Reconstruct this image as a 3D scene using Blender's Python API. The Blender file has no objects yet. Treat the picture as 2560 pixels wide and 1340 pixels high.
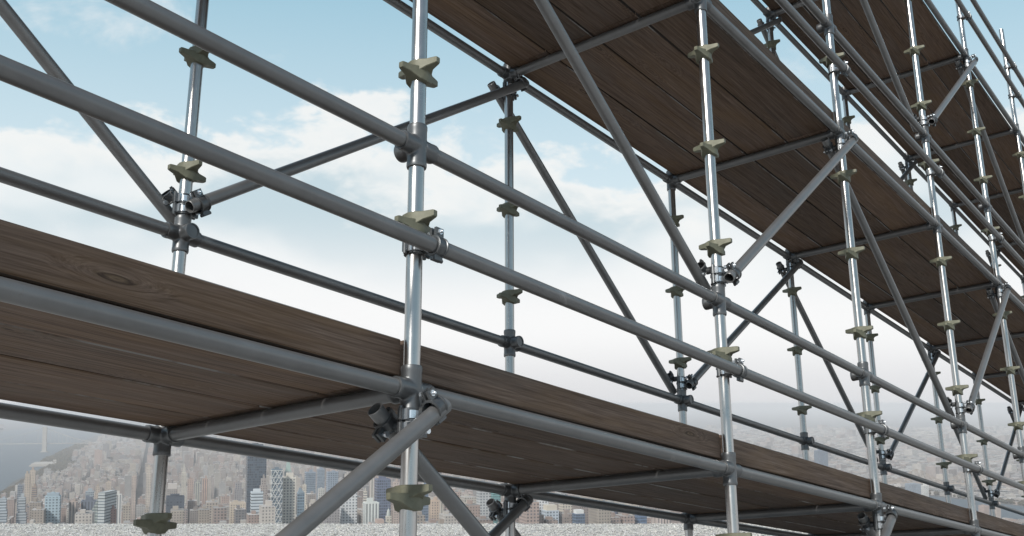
import bpy, bmesh, math, random
import numpy as np
from mathutils import Matrix, Vector

random.seed(7); np.random.seed(7)
R = math.radians
SC = bpy.context.scene
COL = SC.collection

# ------------------------------------------------------------------ camera
HC = 1.7                                   # eye height over the gravel roof
PITCH = math.atan((1010 - 805) / 2600.0)   # the far city horizon
cam_data = bpy.data.cameras.new('camera')
cam_data.sensor_width = 36.0
cam_data.lens = 2599.75 / 2560 * 36
cam_data.shift_x = 24.27 / 2560
cam_data.shift_y = 134.97 / 2560
cam_data.clip_start = 0.05
cam_data.clip_end = 120000
cam = bpy.data.objects.new('camera', cam_data)
COL.objects.link(cam)
cam.location = (0, 0, HC)
cam.rotation_euler = (math.pi / 2 + PITCH, 0, 0)
SC.camera = cam

# ------------------------------------------------------------------ light
SUN_AZ = R(213)      # direction towards the sun, clockwise from +Y (behind the camera, over its left shoulder)
SUN_EL = R(40)
world = bpy.data.worlds.new('World')
SC.world = world
world.use_nodes = True
wn, wl = world.node_tree.nodes, world.node_tree.links
wn.clear()


def nd(nodes, t, **kw):
    n = nodes.new(t)
    for k, v in kw.items():
        setattr(n, k, v)
    return n


class NT:
    """small helper to write node maths"""
    def __init__(s, tree):
        s.n, s.l = tree.nodes, tree.links

    def put(s, sock, v):
        if hasattr(v, 'is_output') or isinstance(v, bpy.types.NodeSocket):
            s.l.new(v, sock)
        else:
            sock.default_value = v

    def math(s, op, a, b=0.0, c=0.0, clamp=False):
        n = s.n.new('ShaderNodeMath'); n.operation = op; n.use_clamp = clamp
        s.put(n.inputs[0], a); s.put(n.inputs[1], b); s.put(n.inputs[2], c)
        return n.outputs[0]

    def mapr(s, v, a, b, c=0.0, d=1.0, smooth=False):
        n = s.n.new('ShaderNodeMapRange')
        n.interpolation_type = 'SMOOTHSTEP' if smooth else 'LINEAR'
        for i, x in enumerate((v, a, b, c, d)):
            s.put(n.inputs[i], x)
        return n.outputs[0]

    def mix(s, f, a, b, blend='MIX'):
        n = s.n.new('ShaderNodeMix'); n.data_type = 'RGBA'; n.blend_type = blend
        s.put(n.inputs['Factor'], f)
        s.put(n.inputs[6], a if not isinstance(a, tuple) else (*a[:3], 1))
        s.put(n.inputs[7], b if not isinstance(b, tuple) else (*b[:3], 1))
        return n.outputs[2]

    def noise(s, vec, scale, detail=4, rough=0.55, dist=0.0, w=None):
        n = s.n.new('ShaderNodeTexNoise')
        if w is not None:
            n.noise_dimensions = '4D'; s.put(n.inputs['W'], w)
        if vec is not None:
            s.l.new(vec, n.inputs['Vector'])
        n.inputs['Scale'].default_value = scale
        n.inputs['Detail'].default_value = detail
        n.inputs['Roughness'].default_value = rough
        n.inputs['Distortion'].default_value = dist
        return n.outputs['Fac']

    def comb(s, x, y, z):
        n = s.n.new('ShaderNodeCombineXYZ')
        for i, v in enumerate((x, y, z)):
            s.put(n.inputs[i], v)
        return n.outputs[0]

    def sep(s, v):
        n = s.n.new('ShaderNodeSeparateXYZ'); s.l.new(v, n.inputs[0])
        return n.outputs

    def ramp(s, f, stops):
        n = s.n.new('ShaderNodeValToRGB')
        e = n.color_ramp.elements
        while len(e) < len(stops):
            e.new(0.5)
        for i, (p, c) in enumerate(stops):
            e[i].position = p; e[i].color = (*c[:3], 1)
        s.put(n.inputs[0], f)
        return n.outputs[0]


SKY_SHIFT = (0.44, -2.92, -1.70)


def build_sky():
    t = NT(world.node_tree)
    out = nd(wn, 'ShaderNodeOutputWorld')
    bg = nd(wn, 'ShaderNodeBackground')
    bg.inputs['Strength'].default_value = 0.1
    sky = nd(wn, 'ShaderNodeTexSky', sky_type='NISHITA')
    sky.sun_disc = False
    sky.sun_elevation = SUN_EL
    sky.sun_rotation = SUN_AZ
    sky.altitude = 300
    sky.air_density = 1.0
    sky.dust_density = 1.2
    sky.ozone_density = 1.3
    tc = nd(wn, 'ShaderNodeTexCoord')
    d = tc.outputs['Generated']
    x, y, z = t.sep(d)
    el = t.math('MULTIPLY', t.math('ARCSINE', z), 57.2958)      # degrees
    az = t.math('MULTIPLY', t.math('ARCTAN2', x, y), 57.2958)
    # thin veil that pales the blue towards the horizon
    veilc = t.ramp(t.mapr(el, 0, 60), [(0, (.86, .87, .885)), (.10, (.955, .96, .962)), (.2, (.71, .855, .915)), (.36, (.425, .68, .805)), (.62, (.36, .50, .60)), (1, (.28, .39, .49))])
    veilc = t.mix(1.0, veilc, (10.0, 10.0, 10.0), 'MULTIPLY')
    base = t.mix(t.mapr(el, 60, 4, 0.45, 0.9, smooth=True), sky.outputs[0], veilc)
    # banks of soft cumulus: billowing upper edge, smooth feet
    p = t.comb(t.math('ADD', x, SKY_SHIFT[0]), t.math('ADD', y, SKY_SHIFT[1]), t.math('ADD', t.math('MULTIPLY', z, 1.8), SKY_SHIFT[2]))
    big = t.noise(p, 3.3, 2, 0.5)
    mid = t.noise(p, 9.0, 5, 0.55, 0.3)
    fine = t.noise(p, 34.0, 6, 0.6, 0.3)
    edge = t.math('ADD', t.math('MULTIPLY', t.math('SUBTRACT', big, 0.5), 10.0),
                  t.math('ADD', t.math('MULTIPLY', t.math('SUBTRACT', mid, 0.5), 15.0),
                         t.math('MULTIPLY', t.math('SUBTRACT', fine, 0.5), 4.0)))
    top = t.math('ADD', edge, 14.0)
    depth = t.math('SUBTRACT', top, el)                       # degrees under the cloud top
    bank = t.mapr(depth, -0.5, 1.6, 0, 1, smooth=True)
    shade = t.mapr(depth, 0.8, 5.0, 0, 1, smooth=True)        # grey-blue belly
    low = t.mapr(el, 11.0, 4.5, 0, 1, smooth=True)             # and bright haze again beneath
    belly = t.mix(t.mapr(t.noise(p, 6.0, 3, 0.5), .35, .62, smooth=True), (5.6, 6.9, 7.5), (8.6, 9.0, 9.1))
    ccol = t.mix(shade, (9.3, 9.35, 9.2), belly)
    ccol = t.mix(low, ccol, (9.6, 9.62, 9.62))
    c1 = t.mix(t.math('MULTIPLY', bank, 0.9), base, ccol)
    # loose wisps higher up
    wn2 = t.noise(p, 6.0, 6, 0.62, 0.4)
    over = t.mapr(el, 24, 42, 0, .06)                         # broken cloud overhead
    wisp = t.mapr(t.math('ADD', wn2, over), 0.58, 0.75, 0, 0.55, smooth=True)
    c1 = t.mix(wisp, c1, (9.0, 9.1, 9.1))
    # the air thickens to grey just over the skyline
    c2 = t.mix(t.mapr(el, 4.2, 0.1, 0, .9, smooth=True), c1, (7.4, 7.45, 7.65))
    wl.new(c2, bg.inputs['Color'])
    wl.new(bg.outputs[0], out.inputs['Surface'])


build_sky()
sun_d = bpy.data.lights.new('sun', 'SUN')
sun_d.energy = 3.8
sun_d.angle = R(7)
sun_d.color = (1.0, 0.955, 0.89)
sun = bpy.data.objects.new('sun', sun_d)
COL.objects.link(sun)
to_sun = Vector((math.sin(SUN_AZ) * math.cos(SUN_EL), math.cos(SUN_AZ) * math.cos(SUN_EL), math.sin(SUN_EL)))
sun.rotation_euler = to_sun.to_track_quat('Z', 'Y').to_euler()
sun.location = (0, -20, 30)

vs = SC.view_settings
vs.view_transform = 'Standard'
vs.look = 'None'
vs.exposure = 0.0
vs.gamma = 1.0
vs.use_curve_mapping = False
SC.display_settings.display_device = 'sRGB'
SC.cycles.volume_bounces = 3
SC.cycles.max_bounces = 8

# ------------------------------------------------------------------ object helpers


def link(name, me, mats=None, parent=None, loc=None):
    o = bpy.data.objects.new(name, me)
    COL.objects.link(o)
    if mats and me is not None and not me.materials:
        for m in (mats if isinstance(mats, (list, tuple)) else [mats]):
            me.materials.append(m)
    if parent is not None:
        o.parent = parent
    if loc is not None:
        o.location = loc
    return o


def tag(o, label=None, cat=None, group=None, kind=None):
    if label: o['label'] = label
    if cat: o['category'] = cat
    if group: o['group'] = group
    if kind: o['kind'] = kind
    return o


def new_mesh(name, verts, faces, smooth=False, mat_idx=None):
    me = bpy.data.meshes.new(name)
    me.from_pydata([tuple(v) for v in verts], [], [tuple(f) for f in faces])
    if smooth:
        me.polygons.foreach_set('use_smooth', [True] * len(me.polygons))
    if mat_idx is not None:
        me.polygons.foreach_set('material_index', mat_idx)
    me.update()
    return me


class MB:
    """collects simple solids into one mesh"""
    def __init__(s):
        s.v, s.f, s.m, s.sm = [], [], [], []

    def add(s, vs, fs, mi=0, smooth=False, M=None):
        o = len(s.v)
        for v in vs:
            s.v.append(tuple(M @ Vector(v)) if M is not None else tuple(v))
        for f in fs:
            s.f.append(tuple(i + o for i in f)); s.m.append(mi); s.sm.append(smooth)

    def box(s, c, h, mi=0, M=None):
        x, y, z = c; a, b, d = h
        vs = [(x + i * a, y + j * b, z + k * d) for k in (-1, 1) for j in (-1, 1) for i in (-1, 1)]
        s.add(vs, [(0, 2, 3, 1), (4, 5, 7, 6), (0, 1, 5, 4), (2, 6, 7, 3), (0, 4, 6, 2), (1, 3, 7, 5)], mi, False, M)

    def lathe(s, prof, n=24, mi=0, M=None, smooth=True, flat=()):
        """revolve (r, z) points about z; points with r == 0 close the surface"""
        vs, rows = [], []
        for r, z in prof:
            if r == 0:
                rows.append([len(vs)]); vs.append((0, 0, z))
            else:
                rows.append(list(range(len(vs), len(vs) + n)))
                vs += [(r * math.cos(2 * math.pi * k / n), r * math.sin(2 * math.pi * k / n), z) for k in range(n)]
        fs = []
        for a, b in zip(rows, rows[1:]):
            for k in range(n):
                k2 = (k + 1) % n
                if len(a) == 1:
                    fs.append((a[0], b[k2], b[k]))
                elif len(b) == 1:
                    fs.append((a[k], a[k2], b[0]))
                else:
                    fs.append((a[k], a[k2], b[k2], b[k]))
        s.add(vs, fs, mi, smooth, M)

    def mesh(s, name, sharp=None):
        me = new_mesh(name, s.v, s.f, False, s.m)
        me.polygons.foreach_set('use_smooth', s.sm)
        if sharp:
            me.set_sharp_from_angle(angle=R(sharp))
        return me


def axis_matrix(p, d):
    d = Vector(d).normalized()
    if d.z > .99999:
        return Matrix.Translation(Vector(p))
    ref = Vector((0, 0, 1)) if abs(d.z) < .99 else Vector((1, 0, 0))
    a = ref.cross(d).normalized(); b = d.cross(a)
    M = Matrix((a, b, d)).transposed().to_4x4(); M.translation = Vector(p)
    return M


# ------------------------------------------------------------------ materials


def mat(name):
    m = bpy.data.materials.new(name)
    m.use_nodes = True
    m.node_tree.nodes.clear()
    t = NT(m.node_tree)
    out = nd(t.n, 'ShaderNodeOutputMaterial')
    b = nd(t.n, 'ShaderNodeBsdfPrincipled')
    t.l.new(b.outputs[0], out.inputs['Surface'])
    return m, t, b


def bump(t, b, h, strength, dist):
    n = nd(t.n, 'ShaderNodeBump')
    n.inputs['Strength'].default_value = strength
    n.inputs['Distance'].default_value = dist
    t.l.new(h, n.inputs['Height'])
    t.l.new(n.outputs[0], b.inputs['Normal'])


def metal_mat(name, c0, c1, metallic, r0, r1, streak=(30, 30, 1.2), bumpy=0.0, spec=0.5, dust=0.0):
    m, t, b = mat(name)
    tc = nd(t.n, 'ShaderNodeTexCoord')
    oi = nd(t.n, 'ShaderNodeObjectInfo')
    mp = nd(t.n, 'ShaderNodeMapping')
    t.l.new(tc.outputs['Object'], mp.inputs[0])
    mp.inputs['Scale'].default_value = streak
    w = t.math('MULTIPLY', oi.outputs['Random'], 37.0)
    n1 = t.noise(mp.outputs[0], 1.0, 5, 0.65, 0.3, w=w)
    n2 = t.noise(tc.outputs['Object'], 9.0, 6, 0.7, 0.5, w=w)
    f = t.math('ADD', t.math('MULTIPLY', n1, 0.6), t.math('MULTIPLY', n2, 0.4))
    bc = t.mix(t.mapr(f, 0.35, 0.65), c0, c1)
    if dust:          # dried cement and rub marks, in scattered patches
        n3 = t.noise(tc.outputs['Object'], 3.2, 7, 0.72, 0.8, w=t.math('ADD', w, 9.0))
        bc = t.mix(t.mapr(n3, .60, .74, 0, dust, smooth=True), bc, (.42, .41, .40))
        n4 = t.noise(tc.outputs['Object'], 14.0, 6, 0.75, 0.4, w=t.math('ADD', w, 21.0))
        bc = t.mix(t.mapr(n4, .66, .76, 0, dust * .9), bc, (.12, .075, .05))
    t.put(b.inputs['Base Color'], bc)
    scuff = t.mapr(n2, 0.58, 0.7, 0, 0.1)
    t.put(b.inputs['Roughness'], t.math('ADD', t.mapr(f, 0.3, 0.7, r0, r1), scuff))
    b.inputs['Metallic'].default_value = metallic
    b.inputs['Specular IOR Level'].default_value = spec
    if bumpy:
        bump(t, b, n2, bumpy, 0.002)
    return m


M_POST = metal_mat('galvanised_steel', (0.39, 0.382, 0.374), (0.50, 0.49, 0.48), 1.0, 0.25, 0.31, (55, 55, 1.0), dust=.22)
M_TUBE = metal_mat('dull_steel', (0.14, 0.141, 0.142), (0.185, 0.186, 0.187), 0.4, 0.3, 0.42, (6, 6, 6), 0.04, dust=.55)
M_CAST = metal_mat('cast_fitting', (0.105, 0.109, 0.113), (0.15, 0.155, 0.16), 0.6, 0.34, 0.44, (12, 12, 12), 0.06)
M_BAND = metal_mat('coupler_steel', (0.085, 0.09, 0.094), (0.14, 0.145, 0.15), 0.7, 0.32, 0.45, (40, 40, 40), 0.1)
M_ZINC = metal_mat('bright_zinc', (0.6, 0.64, 0.68), (0.72, 0.76, 0.8), 0.85, 0.25, 0.35, (20, 20, 20))


def olive_mat():
    m, t, b = mat('olive_casting')
    tc = nd(t.n, 'ShaderNodeTexCoord')
    n = t.noise(tc.outputs['Object'], 60, 4, 0.6)
    t.put(b.inputs['Base Color'], t.mix(t.mapr(n, 0.3, 0.7), (0.112, 0.113, 0.078), (0.148, 0.147, 0.104)))
    b.inputs['Roughness'].default_value = 0.55
    b.inputs['Metallic'].default_value = 0.15
    bump(t, b, t.noise(tc.outputs['Object'], 240, 3, 0.6), 0.08, 0.001)
    return m


M_OLIVE = olive_mat()


def wood_mat(name='weathered_timber', lift=1.0, worn=0.0):
    m, t, b = mat(name)
    tc = nd(t.n, 'ShaderNodeTexCoord')
    oi = nd(t.n, 'ShaderNodeObjectInfo')
    rnd = oi.outputs['Random']
    x, y, z = t.sep(tc.outputs['Object'])
    off = t.math('MULTIPLY', rnd, 61.0)
    X = t.math('ADD', x, off)
    yy = t.math('ADD', y, t.math('MULTIPLY', rnd, 7.3))
    zz = t.math('ADD', z, t.math('MULTIPLY', rnd, 3.1))
    # knots: sparse cells that bend the grain round them
    vor = nd(t.n, 'ShaderNodeTexVoronoi', feature='F1', voronoi_dimensions='2D')
    cross = t.math('ADD', yy, zz)
    kv = t.comb(t.math('MULTIPLY', X, 0.55), t.math('MULTIPLY', cross, 2.6), 0.0)
    t.l.new(kv, vor.inputs['Vector'])
    vor.inputs['Scale'].default_value = 1.5
    kd = vor.outputs['Distance']
    pull = t.mapr(kd, 0.0, 0.15, 1.0, 0.0, smooth=True)
    # long wavy grain
    g0 = t.noise(t.comb(t.math('MULTIPLY', X, 0.9), t.math('MULTIPLY', yy, 5), t.math('MULTIPLY', zz, 5)), 1.0, 3, 0.5)
    warp = t.math('ADD', t.math('MULTIPLY', g0, 0.022), t.math('MULTIPLY', pull, 0.05))
    gy = t.math('ADD', yy, warp)
    gz = t.math('ADD', zz, warp)
    g1 = t.noise(t.comb(t.math('MULTIPLY', X, 2.4), t.math('MULTIPLY', gy, 85), t.math('MULTIPLY', gz, 85)), 1.0, 6, 0.68, 0.35)
    g2 = t.noise(t.comb(t.math('MULTIPLY', X, 5.0), t.math('MULTIPLY', gy, 190), t.math('MULTIPLY', gz, 190)), 1.0, 3, 0.6)
    tone = t.noise(t.comb(t.math('MULTIPLY', X, 1.1), t.math('MULTIPLY', yy, 7), t.math('MULTIPLY', zz, 7)), 1.0, 4, 0.6, 0.6)
    f = t.math('ADD', t.math('MULTIPLY', g1, 0.62), t.math('MULTIPLY', g2, 0.38))
    col = t.ramp(t.mapr(f, 0.24, 0.76), [(0, (0.030, 0.019, 0.013)), (0.35, (0.098, 0.067, 0.049)), (0.65, (0.170, 0.122, 0.094)), (1, (0.29, 0.222, 0.178))])
    col = t.mix(t.mapr(tone, 0.5, 0.72, 0, 0.5), col, (0.18, 0.112, 0.056))       # ochre stain
    col = t.mix(t.mapr(tone, 0.46, 0.3, 0, 0.5), col, (0.125, 0.108, 0.097))       # grey weathering
    kr = t.math('ADD', kd, t.math('MULTIPLY', t.math('SUBTRACT', g1, .5), .05))
    heart = t.mapr(kr, 0.062, 0.022, 0, 0.8, smooth=True)
    rings = t.math('SINE', t.math('MULTIPLY', kr, 170.0))
    hc = t.mix(t.mapr(rings, -1, 1), (0.035, 0.022, 0.015), (0.16, 0.115, 0.075))
    pick = nd(t.n, 'ShaderNodeSeparateColor'); t.l.new(vor.outputs['Color'], pick.inputs[0])
    some = t.mapr(pick.outputs[0], 0.42, 0.44)
    col = t.mix(t.math('MULTIPLY', heart, some), col, hc)
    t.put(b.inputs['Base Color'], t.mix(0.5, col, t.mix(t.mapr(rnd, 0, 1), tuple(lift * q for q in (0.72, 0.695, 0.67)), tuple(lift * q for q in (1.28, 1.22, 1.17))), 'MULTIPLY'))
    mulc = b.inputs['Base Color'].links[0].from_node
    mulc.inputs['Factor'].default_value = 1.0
    if worn:      # scuffed, greyed arris in broken stretches
        wn3 = t.noise(t.comb(t.math('MULTIPLY', X, 2.2), yy, zz), 1.0, 5, 0.65)
        col2 = b.inputs['Base Color'].links[0].from_socket
        t.put(b.inputs['Base Color'], t.mix(t.mapr(wn3, .46, .60, 0, .9, smooth=True), col2, (worn * 1.02, worn, worn * .97)))
    t.put(b.inputs['Roughness'], t.mapr(f, 0.3, 0.7, 0.85, 0.62))
    b.inputs['Specular IOR Level'].default_value = 0.3
    bump(t, b, f, 0.55, 0.004)
    return m


M_WOOD = wood_mat(lift=.82)
M_EDGE = wood_mat('worn_timber_edge', .8, .27)
M_SEAM_SHADE = wood_mat('painted_seam_shade', .2)  # board sides coloured dark to stand in for shade inside the seams
M_END = wood_mat('sawn_timber_end', 1.25)

# ------------------------------------------------------------------ the scaffold's own frame
U = 1.93                                    # metres per measured unit
CU = Vector((-1.0876, -1.0253, -0.3297))    # eye in that frame
YAW, PIT, ROL = 0.9042, 0.2836, -0.0014
sa, ca, sb, cb, sc_, cc = math.sin(YAW), math.cos(YAW), math.sin(PIT), math.cos(PIT), math.sin(ROL), math.cos(ROL)
fwd = Vector((sa * cb, ca * cb, sb)); right0 = Vector((ca, -sa, 0)); up0 = Vector((-sa * sb, -ca * sb, cb))
rgt = right0 * cc + up0 * sc_
upv = -right0 * sc_ + up0 * cc
Bs = Matrix((rgt, upv, fwd))                               # rows: camera axes in the scaffold frame
Bw = Matrix(((1, 0, 0), (0, -math.sin(PITCH), math.cos(PITCH)), (0, math.cos(PITCH), math.sin(PITCH)))).transposed()
MR = (Bw @ Bs)
MS = MR.to_4x4()
MS.translation = Vector((0, 0, HC)) - MR @ (CU * U)
HL = 1.1868 * U; ZM = 0.3897 * U; ZG = 0.2194 * U; DEP = 0.6125 * U; LB = 1.0258 * U; PR = 1.966 * U
OFF = 0.034 * U
RT = 0.0125 * U                                            # tube radius
I0, I1 = -1, 8


def PX(i):
    return PR * (i // 2) + LB * (i % 2)


def post_foot(i, y):
    """scaffold z at which the upright meets the gravel (world z = 0)"""
    a = MS @ Vector((PX(i), y, 0)); d = MR @ Vector((0, 0, 1))
    return -(a.z - 0.02) / d.z


def tube_mesh(L, r=RT, n=28):
    mb = MB()
    ri = r * 0.84
    c = r * 0.05
    mb.lathe([(r - c, 0), (r, c), (r, L - c), (r - c, L), (ri, L), (ri, 0), (r - c, 0)], n)
    return mb.mesh('tube', sharp=40)


TUBES = {}


def tube(name, p, q, m, parent):
    p, q = Vector(p), Vector(q)
    L = round((q - p).length, 5)
    key = (L, m.name)
    if key not in TUBES:
        TUBES[key] = tube_mesh(L); TUBES[key].materials.append(m)
    o = link(name, TUBES[key], None, parent)
    o.matrix_local = axis_matrix(p, q - p)
    return o


def rosette_mesh():
    mb = MB()
    A = 0.0415 * U

    def bar(M, zoff):
        secs = [(-1, .0040, -.0052, .0040), (-.93, .0050, -.0064, .0048), (-.55, .0088, -.0088, .0050), (-.27, .0165, -.0172, .0050), (0, .0190, -.0190, .0050),
                (.27, .0165, -.0172, .0050), (.55, .0088, -.0088, .0050), (.93, .0050, -.0064, .0048), (1, .0040, -.0052, .0040)]
        vs, n = [], 8
        for tt, w, zb, zt in secs:
            w *= U; zb *= U; zt *= U
            c = min(w * .2, .0011 * U)
            ring = [(-w, zb + c), (-w + c, zb), (w - c, zb), (w, zb + c), (w, zt - c), (w - c, zt), (-w + c, zt), (-w, zt - c)]
            vs += [(tt * A, a, b + zoff) for a, b in ring]
        fs = []
        for k in range(len(secs) - 1):
            for j in range(n):
                j2 = (j + 1) % n
                fs.append((k * n + j, (k + 1) * n + j, (k + 1) * n + j2, k * n + j2))
        fs.append(tuple(range(n - 1, -1, -1))[::-1]); fs.append(tuple((len(secs) - 1) * n + j for j in range(n))[::-1])
        mb.add(vs, fs, 0, False, M)
    bar(Matrix.Rotation(math.pi / 2, 4, 'Z'), .0062 * U)
    bar(Matrix.Identity(4), -.0058 * U)
    mb.lathe([(RT, -.020 * U), (RT * 1.16, -.020 * U), (RT * 1.2, .008 * U), (RT * 1.16, .0112 * U), (RT, .0112 * U)], 24)
    me = mb.mesh('rosette', sharp=28)
    bm = bmesh.new(); bm.from_mesh(me); bmesh.ops.recalc_face_normals(bm, faces=bm.faces); bm.to_mesh(me); bm.free()
    me.materials.append(M_OLIVE)
    return me


def fitting_mesh():
    """five-way cast cross: sleeve on the upright, sockets along both runs, one socket inwards (local +y)"""
    ro = 0.0154 * U; hl = 0.036 * U; ri = RT * 1.01
    core = MB()
    core.lathe([(0, -hl * .93), (ro, -hl * .93), (ro, hl * .93), (0, hl * .93)], 32)
    core.lathe([(0, -hl * .93), (ro, -hl * .93), (ro, hl * .93), (0, hl * .93)], 32, M=axis_matrix((0, 0, 0), (1, 0, 0)))
    core.lathe([(0, -.01), (ro, -.01), (ro, hl * .93), (0, hl * .93)], 32, M=axis_matrix((0, 0, 0), (0, 1, 0)))
    me = core.mesh('fit')
    o = link('cross_fitting', me)
    md = o.modifiers.new('r', 'REMESH'); md.mode = 'VOXEL'; md.voxel_size = 0.0022
    ms = o.modifiers.new('s', 'SMOOTH'); ms.iterations = 14; ms.factor = 0.5
    dc = o.modifiers.new('d', 'DECIMATE'); dc.ratio = 0.28
    bpy.context.view_layer.update()
    ev = bpy.data.meshes.new_from_object(o.evaluated_get(bpy.context.evaluated_depsgraph_get()))
    bpy.data.objects.remove(o)
    mb = MB()
    vs = [v.co[:] for v in ev.vertices]
    # keep the blended heart; crisp lips are added on the sleeve ends
    mb.add(vs, [tuple(p.vertices) for p in ev.polygons], 0, True)
    lip = [(ri, -hl * .55), (ro * 1.0, -hl * .55), (ro * 1.005, -hl * .45), (ro * 1.005, hl * .28), (ro * 1.035, hl * .34), (ro * 1.035, hl * .46), (ro * .99, hl * .5), (ri, hl * .5), (ri, -hl * .3)]

    def put(d):
        d = Vector(d)
        mb.lathe([(ro * .9, -hl * .3), (ro, -hl * .28), (ro, hl * .24), (ro * 1.03, hl * .3), (ro * 1.03, hl * .44), (ro * .985, hl * .5), (ri, hl * .5)], 32, M=axis_matrix(d * hl * .5, d))
    for d in ((0, 0, 1), (0, 0, -1), (1, 0, 0), (-1, 0, 0), (0, 1, 0)):
        put(d)
    # blanking disc, slightly recessed in the inner socket
    mb.lathe([(ri * 1.02, hl * .955), (ri * .4, hl * .955), (0, hl * .955)], 28, M=axis_matrix((0, 0, 0), (0, 1, 0)))
    me = mb.mesh('cross_fitting', sharp=35)
    me.materials.append(M_CAST)
    return me


def coupler_meshes(dirv, side):
    """swivel coupler: a clamp on the upright (z axis) and one on a tube through (0, side*OFF, 0) along dirv"""
    body, plate = MB(), MB()
    rb = RT * 1.04; ro = RT * 1.2; h = 0.0105 * U
    band = [(rb, -h), (ro * .99, -h), (ro * 1.1, -h * .93), (ro * 1.1, -h * .74), (ro, -h * .66), (ro, h * .66), (ro * 1.1, h * .74), (ro * 1.1, h * .93), (ro * .99, h), (rb, h)]
    Mp = Matrix.Identity(4)
    c2 = Vector((0, side * OFF, 0)) - Vector(dirv).normalized() * (side * (.018 if dirv[2] else .012) * U)
    z = Vector(dirv).normalized()
    yv = Vector((0, side, 0)); xv = yv.cross(z)
    M2 = Matrix((xv, yv, z)).transposed().to_4x4(); M2.translation = c2
    M1 = Matrix(((1 if side > 0 else -1, 0, 0), (0, side * -1 * -1, 0), (0, 0, 1))).to_4x4()
    bolts = []
    for M, flip in ((Mp, 1), (M2, -1)):
        body.lathe(band, 28, M=M)
        yl = side if M is Mp else 1.0
        # lugs either side of the split, where the bolt passes
        for s in (-1, 1):
            body.box((1.42 * ro * 1.0, s * .0045 * U * 1.0 + 0.0, 0), (.0075 * U, .0022 * U, h * .8), M=M)
        body.box((-1.22 * ro, 0, 0), (.0045 * U, .0045 * U, h * .85), M=M)
        bolts.append(M @ axis_matrix((1.5 * ro, -.004 * U, 0), (0, 1, 0)))
        # hinge pin
        body.lathe([(0, -h * 1.15), (.0032 * U, -h * 1.15), (.0032 * U, h * 1.15), (0, h * 1.15)], 10, M=M @ Matrix.Translation((-1.38 * ro, 0, 0)))
    # swivel puck between both clamps
    mid = (Vector((0, 0, 0)) + c2) / 2
    body.lathe([(0, -.006 * U), (.0085 * U, -.006 * U), (.0085 * U, .006 * U), (0, .006 * U)], 16, M=axis_matrix(mid, (0, 1, 0)))
    # bright hinge strap on the open side of the upright's clamp
    w = .0105 * U
    n = 7
    a0, a1 = (-2.75, -1.35)
    vs, fs = [], []
    for k in range(n + 1):
        a = a0 + (a1 - a0) * k / n
        for r in (ro * 1.03, ro * 1.14):
            for zz in (-h * .56, h * .56):
                vs.append((r * math.cos(a), r * math.sin(a), zz))
    for k in range(n):
        o = k * 4; p = o + 4
        fs += [(o + 2, p + 2, p + 3, o + 3), (o + 1, o + 3, p + 3, p + 1), (o, p, p + 2, o + 2), (o, o + 1, p + 1, p)]
    fs += [(0, 2, 3, 1), (n * 4, n * 4 + 1, n * 4 + 3, n * 4 + 2)]
    plate.add(vs, fs)
    plate.box((ro * 1.16 * math.cos(a0), ro * 1.16 * math.sin(a0), 0), (.0022 * U, .004 * U, h * .75), M=None)
    me = body.mesh('swivel_coupler', sharp=35)
    bm = bmesh.new(); bm.from_mesh(me); bmesh.ops.recalc_face_normals(bm, faces=bm.faces); bm.to_mesh(me); bm.free()
    me.materials.append(M_BAND)
    mp = plate.mesh('hinge_strap'); mp.materials.append(M_ZINC)
    return me, mp, bolts


def bolt_mesh():
    mb = MB()
    r = .0026 * U
    mb.lathe([(0, -.010 * U), (r, -.010 * U), (r, .016 * U), (r * .7, .0172 * U), (0, .0172 * U)], 10)
    mb.lathe([(0, .0075 * U), (r * 1.9, .0075 * U), (r * 1.9, .0125 * U), (0, .0125 * U)], 6, smooth=False)
    mb.lathe([(0, -.0115 * U), (r * 1.8, -.0115 * U), (r * 1.8, -.0075 * U), (0, -.0075 * U)], 12)
    me = mb.mesh('bolt', sharp=35); me.materials.append(M_ZINC)
    return me


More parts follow.
